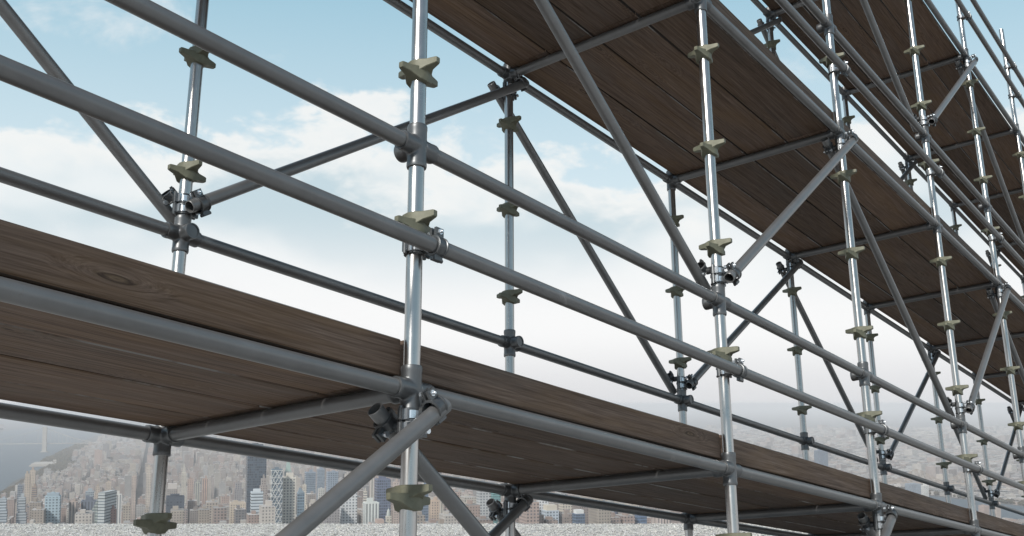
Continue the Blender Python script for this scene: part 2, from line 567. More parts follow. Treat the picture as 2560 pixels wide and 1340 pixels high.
def build_scaffold():
    root = bpy.data.objects.new('scaffold', None)
    COL.objects.link(root)
    root.empty_display_size = 0.3
    root.matrix_world = MS
    tag(root, 'three-storey grey tubular steel scaffold with clamped braces, standing on pale gravel', 'scaffold')
    ros = rosette_mesh(); fit = fitting_mesh(); bolt = bolt_mesh()
    rz = [.263 * U, .5235 * U, .777 * U, 1.036 * U]
    base_mb = MB()
    base_mb.box((0, 0, .005), (.075, .075, .005)); base_mb.lathe([(RT * 1.2, .01), (RT * 1.2, .07), (RT * 1.02, .07)], 20)
    base_me = base_mb.mesh('base_plate'); base_me.materials.append(M_TUBE)
    cache = {}

    def coupler(pos, dirv, side):
        key = (round(dirv[0], 3), round(dirv[2], 3), side)
        if key not in cache:
            cache[key] = coupler_meshes(dirv, side)
        me, mp, bolts = cache[key]
        o = link('swivel_coupler', me, None, root, pos)
        link('hinge_strap', mp, None, o)
        for M in bolts:
            bo = link('bolt', bolt, None, o); bo.matrix_local = M
        return o

    for row, y in (('F', 0.0), ('B', DEP)):
        for i in range(I0, I1 + 1):
            x = PX(i)
            zf = post_foot(i, y)
            zt = 2 * HL + (.65 * U if row == 'F' else .012 * U)
            s = tube('standard', (x, y, zf), (x, y, zt), M_POST, root)
            for k in (-1, 0, 1):
                for q in rz:
                    zr = k * HL + q
                    if zr > zf + .3:
                        link('rosette', ros, None, s, (0, 0, zr - zf))
            lv = [0, ZM, HL, HL + ZM, 2 * HL]
            for zq in lv:
                c = link('cross_fitting', fit, None, s, (0, 0, zq - zf))
                c.rotation_euler = (0, 0, 0 if row == 'F' else math.pi)      # inner socket faces the other row
            link('base_plate', base_me, None, s, (0, 0, 0))
            # ledgers to the following upright
            if i < I1:
                x2 = PX(i + 1)
                for zq in lv:
                    tube('ledger', (x + .021 * U, y, zq), (x2 - .021 * U, y, zq), M_TUBE, root)
            # braces
            if i < I1:
                apex_here = (i % 2 == 0) == (row == 'F')
                for k in (-1, 0, 1):
                    zlo = k * HL + ZM; zhi = (k + 1) * HL
                    if k == -1 and zlo < post_foot(i, y) + .1:
                        pass
                    if apex_here:            # falls away behind the uprights
                        p = Vector((x - .030 * U, y + OFF, zhi - .036 * U)); q = Vector((PX(i + 1) + .004 * U, y + OFF, zlo + .038 * U))
                        e = (q - p).normalized(); p -= e * .012 * U; q += e * .006 * U
                        tube('diagonal_brace', p, q, M_TUBE, root)
                        d = (e.x, 0, e.z)
                        coupler((x, y, zhi - .058 * U), d, 1)
                        coupler((PX(i + 1), y, zlo + .070 * U), d, 1)
                    else:                    # climbs in front of the uprights
                        p = Vector((x - .011 * U, y - OFF, zlo + .045 * U)); q = Vector((PX(i + 1) + .036 * U, y - OFF, zhi - .02 * U))
                        e = (q - p).normalized()
                        tube('diagonal_brace', p, q, M_TUBE, root)
                        d = (e.x, 0, e.z)
                        coupler((x, y, zlo + .049 * U), d, -1)
                        coupler((PX(i + 1), y, zhi - .038 * U), d, -1)
    # transoms under the boards
    for i in range(I0, I1 + 1):
        for k in (0, 1, 2):
            tube('transom', (PX(i), .021 * U, k * HL), (PX(i), DEP - .021 * U, k * HL), M_TUBE, root)
    # guard rails clamped outside the front uprights, in butted lengths
    for zq in (ZG, HL + ZG, 2 * HL + .215 * U, 2 * HL + .40 * U):
        xs = [PX(I0) - .25] + [PX(j) + .45 * LB for j in (1, 3, 5, 7)] + [PX(I1) + .3]
        for a, b in zip(xs, xs[1:]):
            tube('guard_rail', (a, -OFF, zq), (b, -OFF, zq), M_TUBE, root)
        for i in range(I0, I1 + 1):
            coupler((PX(i), 0, zq), (1, 0, 0), -1)
    return root


# ------------------------------------------------------------------ timber decks
ORD = {-1: 'bay in front of', 0: 'first', 1: 'second', 2: 'third', 3: 'fourth', 4: 'fifth', 5: 'sixth', 6: 'seventh', 7: 'eighth'}


def board_mesh(L, W, T, seed, bow=0.004):
    """a sawn board with eased, slightly wavy edges; x along its length"""
    rg = random.Random(seed)
    n = 12; c = .004 if W > .12 else .0035
    vs, fs = [], []
    ph = [rg.uniform(0, 6.28) for _ in range(4)]
    for k in range(n + 1):
        x = L * k / n
        wa = W / 2 + .0016 * math.sin(3.1 * x + ph[0]) - (.001 if k in (0, n) else 0)
        wb = W / 2 + .0016 * math.sin(2.3 * x + ph[1])
        dz = bow * math.sin(math.pi * k / n) * math.sin(ph[2]) * .4
        y0, y1, z0, z1 = -wa, wb, dz, T + dz
        vs += [(x, y0, z0 + c), (x, y0 + c, z0), (x, y1 - c, z0), (x, y1, z0 + c), (x, y1, z1 - c), (x, y1 - c, z1), (x, y0 + c, z1), (x, y0, z1 - c)]
    for k in range(n):
        for j in range(8):
            j2 = (j + 1) % 8
            fs.append((k * 8 + j, k * 8 + j2, (k + 1) * 8 + j2, (k + 1) * 8 + j))
    fs.append(tuple(range(8))[::-1]); fs.append(tuple(n * 8 + j for j in range(8)))
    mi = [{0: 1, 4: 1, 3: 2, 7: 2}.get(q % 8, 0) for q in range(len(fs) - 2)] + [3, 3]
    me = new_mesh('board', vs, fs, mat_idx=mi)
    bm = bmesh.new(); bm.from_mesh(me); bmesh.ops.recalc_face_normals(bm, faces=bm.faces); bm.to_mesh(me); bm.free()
    for q in (M_WOOD, M_EDGE, M_SEAM_SHADE, M_END): me.materials.append(q)
    return me


def build_decks():
    ys = [.026, .172, .318, .464, .5975]
    lev = ['lowest', 'middle', 'topmost']
    for k in range(3):
        for i in range(I0, I1):
            x0, x1 = PX(i), PX(i + 1)
            root = bpy.data.objects.new('plank_deck', None); COL.objects.link(root)
            root.matrix_world = MS @ Matrix.Translation((x0, 0, k * HL))
            if i < 0:
                lab = 'dark timber deck of the %s level, bay before the thick full-height upright' % lev[k]
            else:
                lab = 'dark timber deck of the %s level, %s bay beyond the thick full-height upright' % (lev[k], ORD[i])
            tag(root, lab, 'deck', 'timber decks of the scaffold')
            rg = random.Random(100 * k + i)
            for j in range(4):
                a, b = ys[j] * U + .005, ys[j + 1] * U - .005
                L = x1 - x0 - .004
                bo = link('plank', board_mesh(L, b - a, .0195 * U, rg.random()), None, root,
                          (-.036 - rg.uniform(0, .0035), (a + b) / 2, .0131 * U + rg.uniform(0, .003)))
            if k < 2:
                tb = board_mesh(x1 - x0 - .018 + (0 if i % 2 else -.004), .0562 * U, .0125 * U, rg.random(), .002)
                o = link('toe_board', tb, None, root, (-.004, .0135 * U + .0125 * U, (.0222 * U + .0562 * U / 2)))
                o.rotation_euler = (math.pi / 2, 0, 0)


# ------------------------------------------------------------------ gravel roof
def attr_mat(name, rough, spec=0.3, bumpiness=0.0):
    m, t, b = mat(name)
    a = nd(t.n, 'ShaderNodeAttribute', attribute_name='tint')
    tc = nd(t.n, 'ShaderNodeTexCoord')
    t.put(b.inputs['Base Color'], a.outputs['Color'])
    b.inputs['Roughness'].default_value = rough
    b.inputs['Specular IOR Level'].default_value = spec
    return m


def set_tint(me, cols_per_face):
    """cols_per_face: n x 3, written per corner"""
    at = me.color_attributes.new('tint', 'FLOAT_COLOR', 'CORNER')
    cnt = np.array([p.loop_total for p in me.polygons]) if len(me.polygons) < 5000 else None
    if cnt is None:
        cnt = np.empty(len(me.polygons), dtype=np.int32); me.polygons.foreach_get('loop_total', cnt)
    c = np.repeat(np.asarray(cols_per_face, dtype=np.float32), cnt, axis=0)
    c = np.concatenate([c, np.ones((len(c), 1), np.float32)], axis=1)
    at.data.foreach_set('color', c.ravel())


EDGE = HC / (295 / 2600.0) / 1.0    # where the roof stops and the city shows past it


def build_gravel():
    m, t, b = mat('gravel_bed')
    tc = nd(t.n, 'ShaderNodeTexCoord')
    v = nd(t.n, 'ShaderNodeTexVoronoi'); t.l.new(tc.outputs['Object'], v.inputs['Vector']); v.inputs['Scale'].default_value = 28
    sp = nd(t.n, 'ShaderNodeSeparateColor'); t.l.new(v.outputs['Color'], sp.inputs[0])
    col = t.ramp(sp.outputs[0], [(0, (.10, .097, .092)), (.35, (.33, .32, .31)), (.7, (.55, .54, .52)), (1, (.75, .74, .72))])
    t.put(b.inputs['Base Color'], col)
    b.inputs['Roughness'].default_value = 0.9
    bump(t, b, v.outputs['Distance'], 0.9, 0.02)
    mb = MB()
    x0, x1, y0, y1 = -26, 26, -16, EDGE
    mb.box(((x0 + x1) / 2, (y0 + y1) / 2, -.16), ((x1 - x0) / 2, (y1 - y0) / 2, .16))
    o = link('gravel_roof', mb.mesh('gravel_roof'), m)
    tag(o, kind='structure')
    # loose stones on it
    rg = np.random.RandomState(3)
    N = 80000
    n1 = int(N * .86)
    px = np.concatenate([rg.uniform(-9.5, 9.5, n1), rg.uniform(-24, 24, N - n1)])
    py = np.concatenate([rg.uniform(EDGE - 2.6, EDGE - .01, n1), rg.uniform(2, EDGE - .01, N - n1)])
    s = rg.uniform(.0045, .0105, N)
    base = np.array([(1, 0, 0), (0, 1, 0), (-1, 0, 0), (0, -1, 0), (0, 0, 1), (0, 0, -.5)], float)
    fb = np.array([(0, 1, 4), (1, 2, 4), (2, 3, 4), (3, 0, 4), (1, 0, 5), (2, 1, 5), (3, 2, 5), (0, 3, 5)])
    ang = rg.uniform(0, 6.28, N)
    V = base[None] * rg.uniform(.55, 1.25, (N, 6, 1)) * np.stack([s * rg.uniform(.8, 1.5, N), s, s * rg.uniform(.7, 1.25, N)], 1)[:, None, :]
    ca_, sa_ = np.cos(ang)[:, None], np.sin(ang)[:, None]
    X = V[..., 0] * ca_ - V[..., 1] * sa_; Y = V[..., 0] * sa_ + V[..., 1] * ca_
    V = np.stack([X + px[:, None], Y + py[:, None], V[..., 2] + (s * .35)[:, None]], -1).reshape(-1, 3)
    F = (fb[None] + (np.arange(N) * 6)[:, None, None]).reshape(-1, 3)
    me = new_mesh('gravel', V, F)
    g = np.clip(rg.normal(.50, .13, N), .08, .85)
    tint = np.stack([g * rg.uniform(.98, 1.05, N), g, g * rg.uniform(.9, 1.0, N)], 1)
    set_tint(me, np.repeat(tint, 8, axis=0))
    o = link('gravel', me, attr_mat('gravel_stone', .85))
    tag(o, kind='stuff')


# ------------------------------------------------------------------ the city below
ALT = 350.0                       # eye above the streets
GZ = HC - ALT
GRID = R(-18.4)                   # heading of the avenues
gU = Vector((math.cos(GRID), -math.sin(GRID), 0)); gV = Vector((math.sin(GRID), math.cos(GRID), 0))


def facade_mat(name, su, sv, fu, fv, win, winrough, wallrough, roofmix=0.35):
    """window grid on walls from wall-metre UVs (u along the wall, v up), plain roofs"""
    m, t, b = mat(name)
    a = nd(t.n, 'ShaderNodeAttribute', attribute_name='tint')
    uv = nd(t.n, 'ShaderNodeUVMap', uv_map='wall')
    geo = nd(t.n, 'ShaderNodeNewGeometry')
    u, v, _ = t.sep(uv.outputs[0])
    fx = t.math('FRACT', t.math('DIVIDE', u, su)); fy = t.math('FRACT', t.math('DIVIDE', v, sv))
    wx = t.math('MULTIPLY', t.mapr(fx, (1 - fu) / 2, (1 - fu) / 2 + .06), t.mapr(fx, 1 - (1 - fu) / 2, 1 - (1 - fu) / 2 - .06))
    wy = t.math('MULTIPLY', t.mapr(fy, (1 - fv) / 2, (1 - fv) / 2 + .06), t.mapr(fy, 1 - (1 - fv) / 2, 1 - (1 - fv) / 2 - .06))
    nz = t.sep(geo.outputs['Normal'])[2]
    wall = t.mapr(t.math('ABSOLUTE', nz), .5, .3)
    mask = t.math('MULTIPLY', t.math('MULTIPLY', wx, wy), wall)
    cell = t.comb(t.math('FLOOR', t.math('DIVIDE', u, su)), t.math('FLOOR', t.math('DIVIDE', v, sv)), 0.0)
    wn_ = nd(t.n, 'ShaderNodeTexWhiteNoise', noise_dimensions='2D'); t.l.new(cell, wn_.inputs['Vector'])
    var = t.mapr(wn_.outputs['Value'], 0, 1, .45, 1.7)
    wc = t.mix(1.0, win, t.comb(var, var, var), 'MULTIPLY')
    grime = t.mapr(t.noise(geo.outputs['Position'], .03, 4, .6), .3, .7, .8, 1.12)
    base = t.mix(1.0, a.outputs['Color'], t.comb(grime, grime, grime), 'MULTIPLY')
    t.put(b.inputs['Base Color'], t.mix(t.math('MULTIPLY', mask, .74), base, wc))
    t.put(b.inputs['Roughness'], t.mapr(mask, 0, 1, wallrough, winrough))
    return m


def build_mats_city():
    g = globals()
    g['MC_STONE'] = facade_mat('brick_facade', 3.6, 3.6, .5, .55, (.05, .055, .065), .3, .9)
    g['MC_GLASS'] = facade_mat('glass_facade', 3.0, 3.9, .86, .72, (.06, .085, .11), .15, .4)
    g['MC_BAND'] = facade_mat('banded_facade', 60.0, 4.0, 1.2, .5, (.07, .09, .11), .2, .7)
    g['MC_FIN'] = facade_mat('finned_facade', 4.2, 200.0, .5, 1.2, (.055, .065, .08), .25, .7)
    g['MC_GRID'] = facade_mat('gridded_facade', 4.4, 4.0, .6, .6, (.06, .075, .095), .25, .75)


def box_block(cx, cy, z0, z1, hw, hd, yaw):
    """verts (8), faces (bottomless box) of a prism turned by yaw; returns verts, faces, uv per corner"""
    c, s = math.cos(yaw), math.sin(yaw)
    pts = [(-hw, -hd), (hw, -hd), (hw, hd), (-hw, hd)]
    P = [(cx + c * a - s * b, cy + s * a + c * b) for a, b in pts]
    vs = [(*p, z0) for p in P] + [(*p, z1) for p in P]
    fs, uv = [], []
    run = 0.0
    for k in range(4):
        k2 = (k + 1) % 4
        L = 2 * (hw if k % 2 == 0 else hd)
        fs.append((k, k2, 4 + k2, 4 + k))
        uv += [(run, z0 - GZ), (run + L, z0 - GZ), (run + L, z1 - GZ), (run, z1 - GZ)]
        run += L + 1.3
    fs.append((4, 5, 6, 7)); uv += [(0, 0)] * 4
    return vs, fs, uv


class CB:
    """building solids with wall UVs and a per-face tint"""
    def __init__(s):
        s.v, s.f, s.uv, s.t = [], [], [], []

    def solid(s, vs, fs, uv, tint, rooftint=None):
        o = len(s.v)
        s.v += vs
        s.f += [tuple(i + o for i in f) for f in fs]
        s.uv += uv
        for k, f in enumerate(fs):
            s.t.append(rooftint if (rooftint is not None and k == len(fs) - 1) else tint)

    def box(s, cx, cy, z0, z1, hw, hd, yaw, tint, rooftint=None):
        s.solid(*box_block(cx, cy, z0, z1, hw, hd, yaw), tint, rooftint)

    def frustum(s, cx, cy, z0, z1, hw, hd, yaw, k, tint):
        vs, fs, uv = box_block(cx, cy, z0, z1, hw, hd, yaw)
        for q in range(4, 8):
            vs[q] = (cx + (vs[q][0] - cx) * k, cy + (vs[q][1] - cy) * k, z1)
        s.solid(vs, fs, uv, tint, tint)

    def mesh(s, name, m):
        me = new_mesh(name, s.v, s.f)
        ul = me.uv_layers.new(name='wall')
        ul.data.foreach_set('uv', np.asarray(s.uv, np.float32).ravel())
        set_tint(me, s.t)
        me.materials.append(m)
        return me


def scr(px, py, dist):
    """point of the place seen at photo pixel (px, py), dist metres ahead"""
    return ((px - 1256) / 2600 * dist, dist, HC - (py - 1010) / 2600 * dist)


STYLE = {}


def tower(px0, px1, ytop, dist, label, style='stone', tint=(.4, .36, .31), tiers=None, depth=1.0, yaw=None, crown=None, roof=None, group=None, name='tower'):
    """one tall building: tiered shaft, roof plant, crown pieces"""
    mats = {'stone': MC_STONE, 'glass': MC_GLASS, 'band': MC_BAND, 'fin': MC_FIN, 'grid': MC_GRID}
    yaw = -GRID if yaw is None else yaw
    W = (px1 - px0) / 2600 * dist
    hw = W / (abs(math.cos(yaw)) + depth * abs(math.sin(yaw))) / 2
    hd = hw * depth
    cx = ((px0 + px1) / 2 - 1256) / 2600 * dist
    cy = dist + hd
    zt = HC - (ytop - 1010) / 2600 * dist
    root = bpy.data.objects.new(name, None); COL.objects.link(root)
    root.location = (cx, cy, GZ)
    tag(root, label, 'building', group)
    HEROES_PX.append(((px0 + px1) / 2, ytop, dist, label))

    def part(nm, cb, m):
        me = cb.mesh(nm, m)
        return link(nm, me, None, root, (0, 0, -GZ))
    H = zt - GZ
    rg = random.Random(int(px0 * 7 + ytop))
    roof = roof or tuple(.75 * c for c in tint)
    cb = CB()
    z = GZ
    for (wf, df, hf) in (tiers or [(1, 1, 1)]):
        z1 = GZ + H * hf
        cb.box(0, 0, z, z1, hw * wf, hd * df, yaw, tint, roof)
        z = z1
    wf, df, _ = (tiers or [(1, 1, 1)])[-1]
    part('shaft', cb, mats[style])
    # parapet and plant rooms on the roof
    cb = CB()
    pt = .012 * H if H > 60 else 1.2
    th = min(.9, hw * wf * .08)
    co, si = math.cos(yaw), math.sin(yaw)
    for (a, b, ha, hb) in ((0, -hd * df + th, hw * wf, th), (0, hd * df - th, hw * wf, th), (-hw * wf + th, 0, th, hd * df - 2 * th), (hw * wf - th, 0, th, hd * df - 2 * th)):
        cb.box(co * a - si * b, si * a + co * b, zt + .02, zt + max(1.2, pt * .5), ha, hb, yaw, tint, tint)
    part('parapet', cb, MC_PLAIN)
    for _ in range(rg.choice((1, 2, 2))):
        cb = CB()
        a, b = rg.uniform(-.35, .35) * hw * wf, rg.uniform(-.3, .3) * hd * df
        hh = rg.uniform(3, 8)
        cb.box(co * a - si * b, si * a + co * b, zt + .03, zt + hh, hw * wf * rg.uniform(.2, .45), hd * df * rg.uniform(.2, .4), yaw, tuple(c * .88 for c in tint))
        part('plant_room', cb, MC_PLAIN)
    if crown:
        kind, hh, kk, ctint = crown
        cb = CB()
        if kind == 'pyramid':
            cb.frustum(0, 0, zt + .05, zt + hh, hw * wf * .8, hd * df * .8, yaw, kk, ctint)
        elif kind == 'box':
            cb.box(0, 0, zt + .05, zt + hh, hw * kk, hd * kk, yaw, ctint)
        elif kind == 'dome':
            n = 16
            r0 = hw * wf * .8
            for q in range(6):
                a0, a1 = q / 6 * math.pi / 2, (q + 1) / 6 * math.pi / 2
                vs, fs, uv = [], [], []
                for (aa) in (a0, a1):
                    vs += [(r0 * math.cos(aa) * math.cos(2 * math.pi * j / n), r0 * math.cos(aa) * math.sin(2 * math.pi * j / n), zt + .05 + hh * math.sin(aa)) for j in range(n)]
                for j in range(n):
                    j2 = (j + 1) % n
                    fs.append((j, j2, n + j2, n + j)); uv += [(0, 0)] * 4
                cb.solid(vs, fs, uv, ctint)
        part({'pyramid': 'pointed_roof', 'box': 'crown', 'dome': 'dome'}[kind], cb, MC_PLAIN)
        if kind in ('dome', 'pyramid') and kk < .2:
            cb = CB(); cb.frustum(0, 0, zt + hh * .97, zt + hh * 1.7, hw * .06, hw * .06, yaw, .15, ctint)
            part('spire', cb, MC_PLAIN)
    return root, (hw, hd, yaw, zt, H, part)


def build_heroes():
    T = tower
    T(4, 29, 1246, 1500, 'slim pale glass apartment tower by the river, stepped at its top', 'band', (.40, .44, .47), [(1, 1, .93), (.75, .8, 1)])
    T(49, 77, 1243, 1520, 'twin of the slim pale glass tower, standing further from the water', 'band', (.42, .45, .47), [(1, 1, .9), (.7, .8, 1)])
    T(70, 85, 1184, 2300, 'tan slab tower with dark flank above the riverside trees', 'stone', (.46, .39, .32))
    T(81, 97, 1175, 2420, 'taller tan tower with dark flank behind the riverside slab', 'stone', (.47, .40, .33), crown=('box', 8, .4, (.36, .3, .26)))
    T(52, 67, 1211, 2100, 'slate grey tower at the edge of the river', 'glass', (.22, .24, .27))
    T(88, 102, 1216, 2000, 'brown brick tower with striped top near the riverside trees', 'band', (.34, .26, .21))
    T(96, 113, 1242, 1700, 'grey brown brick block beside the blue curved glass building', 'stone', (.33, .29, .26))
    T(115, 159, 1240, 1450, 'broad blue green glass apartment building with slanting roofline', 'grid', (.36, .45, .50), crown=('box', 5, .8, (.3, .36, .4)))
    T(178, 204, 1252, 1480, 'plain pinkish concrete slab beside the dark striped office block', 'fin', (.42, .35, .31))
    T(204, 250, 1251, 1500, 'dark blue office block with pale vertical ribs', 'fin', (.16, .18, .22))
    T(219, 243, 1227, 2000, 'pale blue glass block behind the dark striped office', 'glass', (.38, .42, .45))
    T(240, 262, 1215, 2200, 'tan stepped brick tower near the sloping glass building', 'stone', (.44, .37, .31), [(1, 1, .8), (.8, .8, .93), (.5, .5, 1)])
    T(266, 289, 1204, 2500, 'pair of tan brick apartment towers along the avenue', 'stone', (.47, .40, .34), [(1, 1, .9), (.7, 1, 1)])
    T(297, 313, 1234, 1700, 'blank white slab building with dark louvres near its top', 'fin', (.66, .65, .62))
    T(283, 301, 1272, 1450, 'low dull red brick building near the gravel edge', 'stone', (.36, .22, .19))
    T(313, 336, 1262, 1500, 'low tan brick building beside the white slab', 'stone', (.42, .37, .32))
    T(370, 385, 1168, 2300, 'slender cream apartment tower beside the dark avenue', 'stone', (.52, .46, .40))
    T(335, 348, 1190, 2500, 'slim tan tower across the avenue from the cream one', 'stone', (.46, .38, .33))
    T(413, 467, 1241, 1500, 'wide black glass office block behind a scaffold upright', 'grid', (.075, .09, .115))
    T(419, 451, 1221, 1900, 'grey beige office with a white roof box above the black glass block', 'stone', (.34, .31, .29), crown=('box', 10, .85, (.5, .46, .43)))
    T(473, 490, 1197, 2200, 'tall brownish pink brick tower, narrow and ribbed', 'stone', (.40, .31, .27))
    T(493, 506, 1205, 2250, 'greenish grey stone tower next to the ribbed pink one', 'fin', (.42, .41, .36))
    T(510, 525, 1196, 2300, 'terracotta ribbed apartment tower with flat top', 'fin', (.47, .34, .28))
    T(458, 472, 1180, 2700, 'thin cream tower with pointed cap in the brown city mass', 'stone', (.5, .46, .40), crown=('pyramid', 22, .2, (.4, .38, .34)))
    T(573, 620, 1256, 1600, 'wide low cream building before the dark slate tower', 'stone', (.52, .45, .37))
    T(588, 612, 1206, 2200, 'grey gridded office tower with open top frame', 'grid', (.30, .28, .28), [(1, 1, .94), (.8, .8, 1)])
    T(611, 669, 1120, 1700, 'very tall dark slate tower rising behind the deck edge', 'glass', (.085, .10, .125))
    T(627, 663, 1230, 1400, 'pale blue tower with fine horizontal bands', 'band', (.50, .55, .58), crown=('box', 5, .6, (.55, .58, .6)))
    T(648, 676, 1197, 1600, 'grey brown stone tower with stepped crown', 'stone', (.36, .32, .30), [(1, 1, .9), (.8, .8, .96), (.55, .55, 1)])
    T(704, 744, 1194, 1500, 'broad cream stone tower with fine window grid', 'grid', (.66, .62, .55))
    T(713, 734, 1178, 1750, 'old tower with pale green pointed roof behind the cream one', 'stone', (.42, .45, .43), crown=('pyramid', 32, .12, (.34, .43, .40)))
    T(762, 793, 1180, 2300, 'flat topped hazy blue glass tower', 'glass', (.26, .31, .37))
    T(793, 815, 1172, 2800, 'wide faint blue tower lost in haze', 'glass', (.28, .33, .39))
    T(816, 849, 1180, 2000, 'blue grey gridded tower under the ledger', 'grid', (.27, .32, .38))
    T(757, 773, 1212, 1700, 'cream stepped stone tower beside the gabled glass one', 'stone', (.58, .53, .46), [(1, 1, .86), (.7, .7, 1)])
    T(797, 816, 1221, 1900, 'small pale stone tower between blue glass ones', 'stone', (.52, .51, .48))
    T(849, 896, 1222, 1450, 'large white tower with regular square windows', 'grid', (.60, .61, .61))
    T(872, 893, 1200, 1900, 'grey stone tower just above the white gridded one', 'stone', (.4, .4, .4))
    T(903, 928, 1228, 1700, 'cream tower stepping up like a ziggurat', 'band', (.58, .53, .46), [(1, 1, .7), (.85, .9, .82), (.65, .75, .92), (.4, .5, 1)])
    T(936, 979, 1198, 1500, 'dark violet blue tower with pale corner strips', 'glass', (.15, .17, .24))
    T(928, 937, 1190, 1650, 'thin white stone slab against the violet tower', 'fin', (.62, .58, .52))
    T(907, 951, 1256, 1400, 'block with white and green upright stripes', 'fin', (.62, .64, .61))
    T(966, 982, 1289, 1300, 'small cream dome with a thin spire', 'stone', (.56, .52, .45), crown=('dome', 10, .1, (.4, .42, .40)))
    T(984, 1000, 1205, 1600, 'pinkish stone tower behind the thick upright', 'stone', (.48, .40, .36))
    T(1052, 1073, 1212, 1500, 'blue glass tower beside the falling brace', 'glass', (.20, .25, .33))
    T(1074, 1101, 1250, 1450, 'peach coloured brick tower with a flat top', 'stone', (.52, .41, .33))
    T(1101, 1110, 1240, 1520, 'narrow cream tower against the peach brick one', 'fin', (.6, .55, .47))
    T(1118, 1141, 1214, 1900, 'pale stone block with dark roof cap beyond the brace', 'stone', (.48, .45, .42))
    T(1150, 1186, 1232, 1700, 'pink grey stepped brick building under the back ledger', 'stone', (.44, .38, .35), [(1, 1, .85), (.7, .9, 1)])
    T(1158, 1190, 1258, 1500, 'cream ornate building low by the gravel', 'stone', (.55, .5, .43))
    T(1191, 1227, 1224, 1500, 'silver grey gridded office tower', 'grid', (.46, .47, .47))
    T(1227, 1252, 1232, 1560, 'teal green glass office block', 'glass', (.16, .34, .33))
    T(1290, 1314, 1240, 1700, 'tan stone tower just past the back upright', 'stone', (.48, .42, .37))
    T(1319, 1371, 1236, 1500, 'big white framed office slab', 'grid', (.68, .68, .68))
    T(1354, 1396, 1275, 1400, 'pale blue office with a cream top storey', 'grid', (.45, .50, .55), crown=('box', 8, .8, (.55, .5, .42)))
    T(1396, 1430, 1255, 1600, 'cream brick tower with small windows', 'grid', (.58, .52, .44))
    T(1404, 1422, 1290, 1350, 'brown building with a steep pyramid top', 'stone', (.27, .23, .21), crown=('pyramid', 9, .25, (.25, .21, .19)))
    T(1430, 1461, 1283, 1380, 'deep blue glass box with white roof', 'glass', (.13, .17, .24), roof=(.7, .7, .7), crown=('box', 6, .8, (.66, .66, .64)))
    T(1461, 1480, 1266, 1550, 'pinkish stone block beside the blue glass box', 'stone', (.50, .43, .38))
    T(1497, 1512, 1278, 1400, 'navy glass slab, narrow, near the gravel', 'glass', (.10, .12, .19))
    T(1512, 1532, 1272, 1420, 'white banded office slab between navy glass ones', 'band', (.58, .59, .6))
    T(1532, 1549, 1270, 1440, 'wide navy glass slab beside the banded office', 'fin', (.12, .14, .20))
    T(1553, 1578, 1284, 1420, 'beige brick block with flat roof near the long ledger', 'stone', (.5, .44, .38))
    T(1580, 1614, 1284, 1450, 'bright blue glass office low on the skyline', 'glass', (.14, .21, .33))
    T(1627, 1673, 1290, 1400, 'pink and white striped office block', 'fin', (.62, .52, .47))
    # far side of the east river
    T(2036, 2066, 1126, 4600, 'lone hazy glass tower far across the flat suburbs', 'glass', (.16, .20, .26))
    T(2297, 2313, 1212, 3600, 'white slab tower by the far river bridge', 'fin', (.68, .66, .62))
    T(2262, 2296, 1208, 3900, 'grey blue block beside the white slab tower', 'glass', (.28, .32, .37))
    T(2440, 2462, 1262, 3000, 'brown riverside housing block with many windows', 'stone', (.40, .31, .27))
    T(2474, 2490, 1254, 3050, 'tan riverside tower beyond the brown housing', 'stone', (.46, .38, .33))

    # lattice-faced tower
    root, (hw, hd, yaw, zt, H, part) = T(678, 710, 1174, 1480, 'blue tower wrapped in a white diagonal lattice', 'glass', (.17, .22, .26))
    co, si = math.cos(yaw), math.sin(yaw)
    nb = 5
    bay = 2 * hw / 3
    for face in range(4):
        mb = MB()
        half, out = (hw, hd) if face % 2 == 0 else (hd, hw)
        a = yaw + face * math.pi / 2
        Mf = Matrix.Translation((0, 0, 0)) @ Matrix.Rotation(a, 4, 'Z')
        rows = int((H * .55) / (bay * 1.9))
        for r in range(rows):
            z1 = zt - r * bay * 1.9; z0 = z1 - bay * 1.9
            for c in range(3):
                xa = -half + 2 * half / 3 * c; xb = xa + 2 * half / 3
                for (p, q) in (((xa, z0), (xb, z1)), ((xb, z0), (xa, z1))) if (r + c) % 2 else (((xa, z0), (xb, z1)),):
                    dx, dz = q[0] - p[0], q[1] - p[1]; L = math.hypot(dx, dz)
                    Mb = Mf @ Matrix.Translation(((p[0] + q[0]) / 2, -out - .35, (p[1] + q[1]) / 2)) @ Matrix.Rotation(-math.atan2(dz, dx), 4, 'Y')
                    mb.box((0, 0, 0), (L / 2, .3, .38), M=Mb)
            mb.box((0, -out - .3, z1 - .4), (half, .25, .35), M=Mf)
        me = mb.mesh('lattice'); me.materials.append(M_WHITE)
        link('lattice', me, None, root, (0, 0, -GZ))
    # gabled glass tower
    root, (hw, hd, yaw, zt, H, part) = T(745, 766, 1232, 1450, 'blue glass tower with a pitched gable top', 'glass', (.20, .27, .33))
    cb = CB()
    vs, fs, uv = box_block(0, 0, zt + .1, zt + 9, hw, hd, yaw)
    c, s = math.cos(yaw), math.sin(yaw)
    vs[4] = (-c * hw * .3, -s * hw * .3, zt + 9); vs[7] = vs[4]; vs[5] = (c * hw, s * hw, zt + 2); vs[6] = vs[5]
    vs[4] = (vs[0][0] * .3, vs[0][1], zt + 9); vs[7] = (vs[3][0] * .3, vs[3][1], zt + 9); vs[5] = (vs[1][0], vs[1][1], zt + 2); vs[6] = (vs[2][0], vs[2][1], zt + 2)
    cb.solid(vs, fs, uv, (.25, .31, .36)); part('gable_roof', cb, MC_PLAIN)
    # sloping glass building: low to high like a sail
    d = 1420.0
    root = bpy.data.objects.new('sloping_building', None); COL.objects.link(root)
    x0, x1 = (199 - 1256) / 2600 * d, (268 - 1256) / 2600 * d
    root.location = ((x0 + x1) / 2, d + 25, GZ)
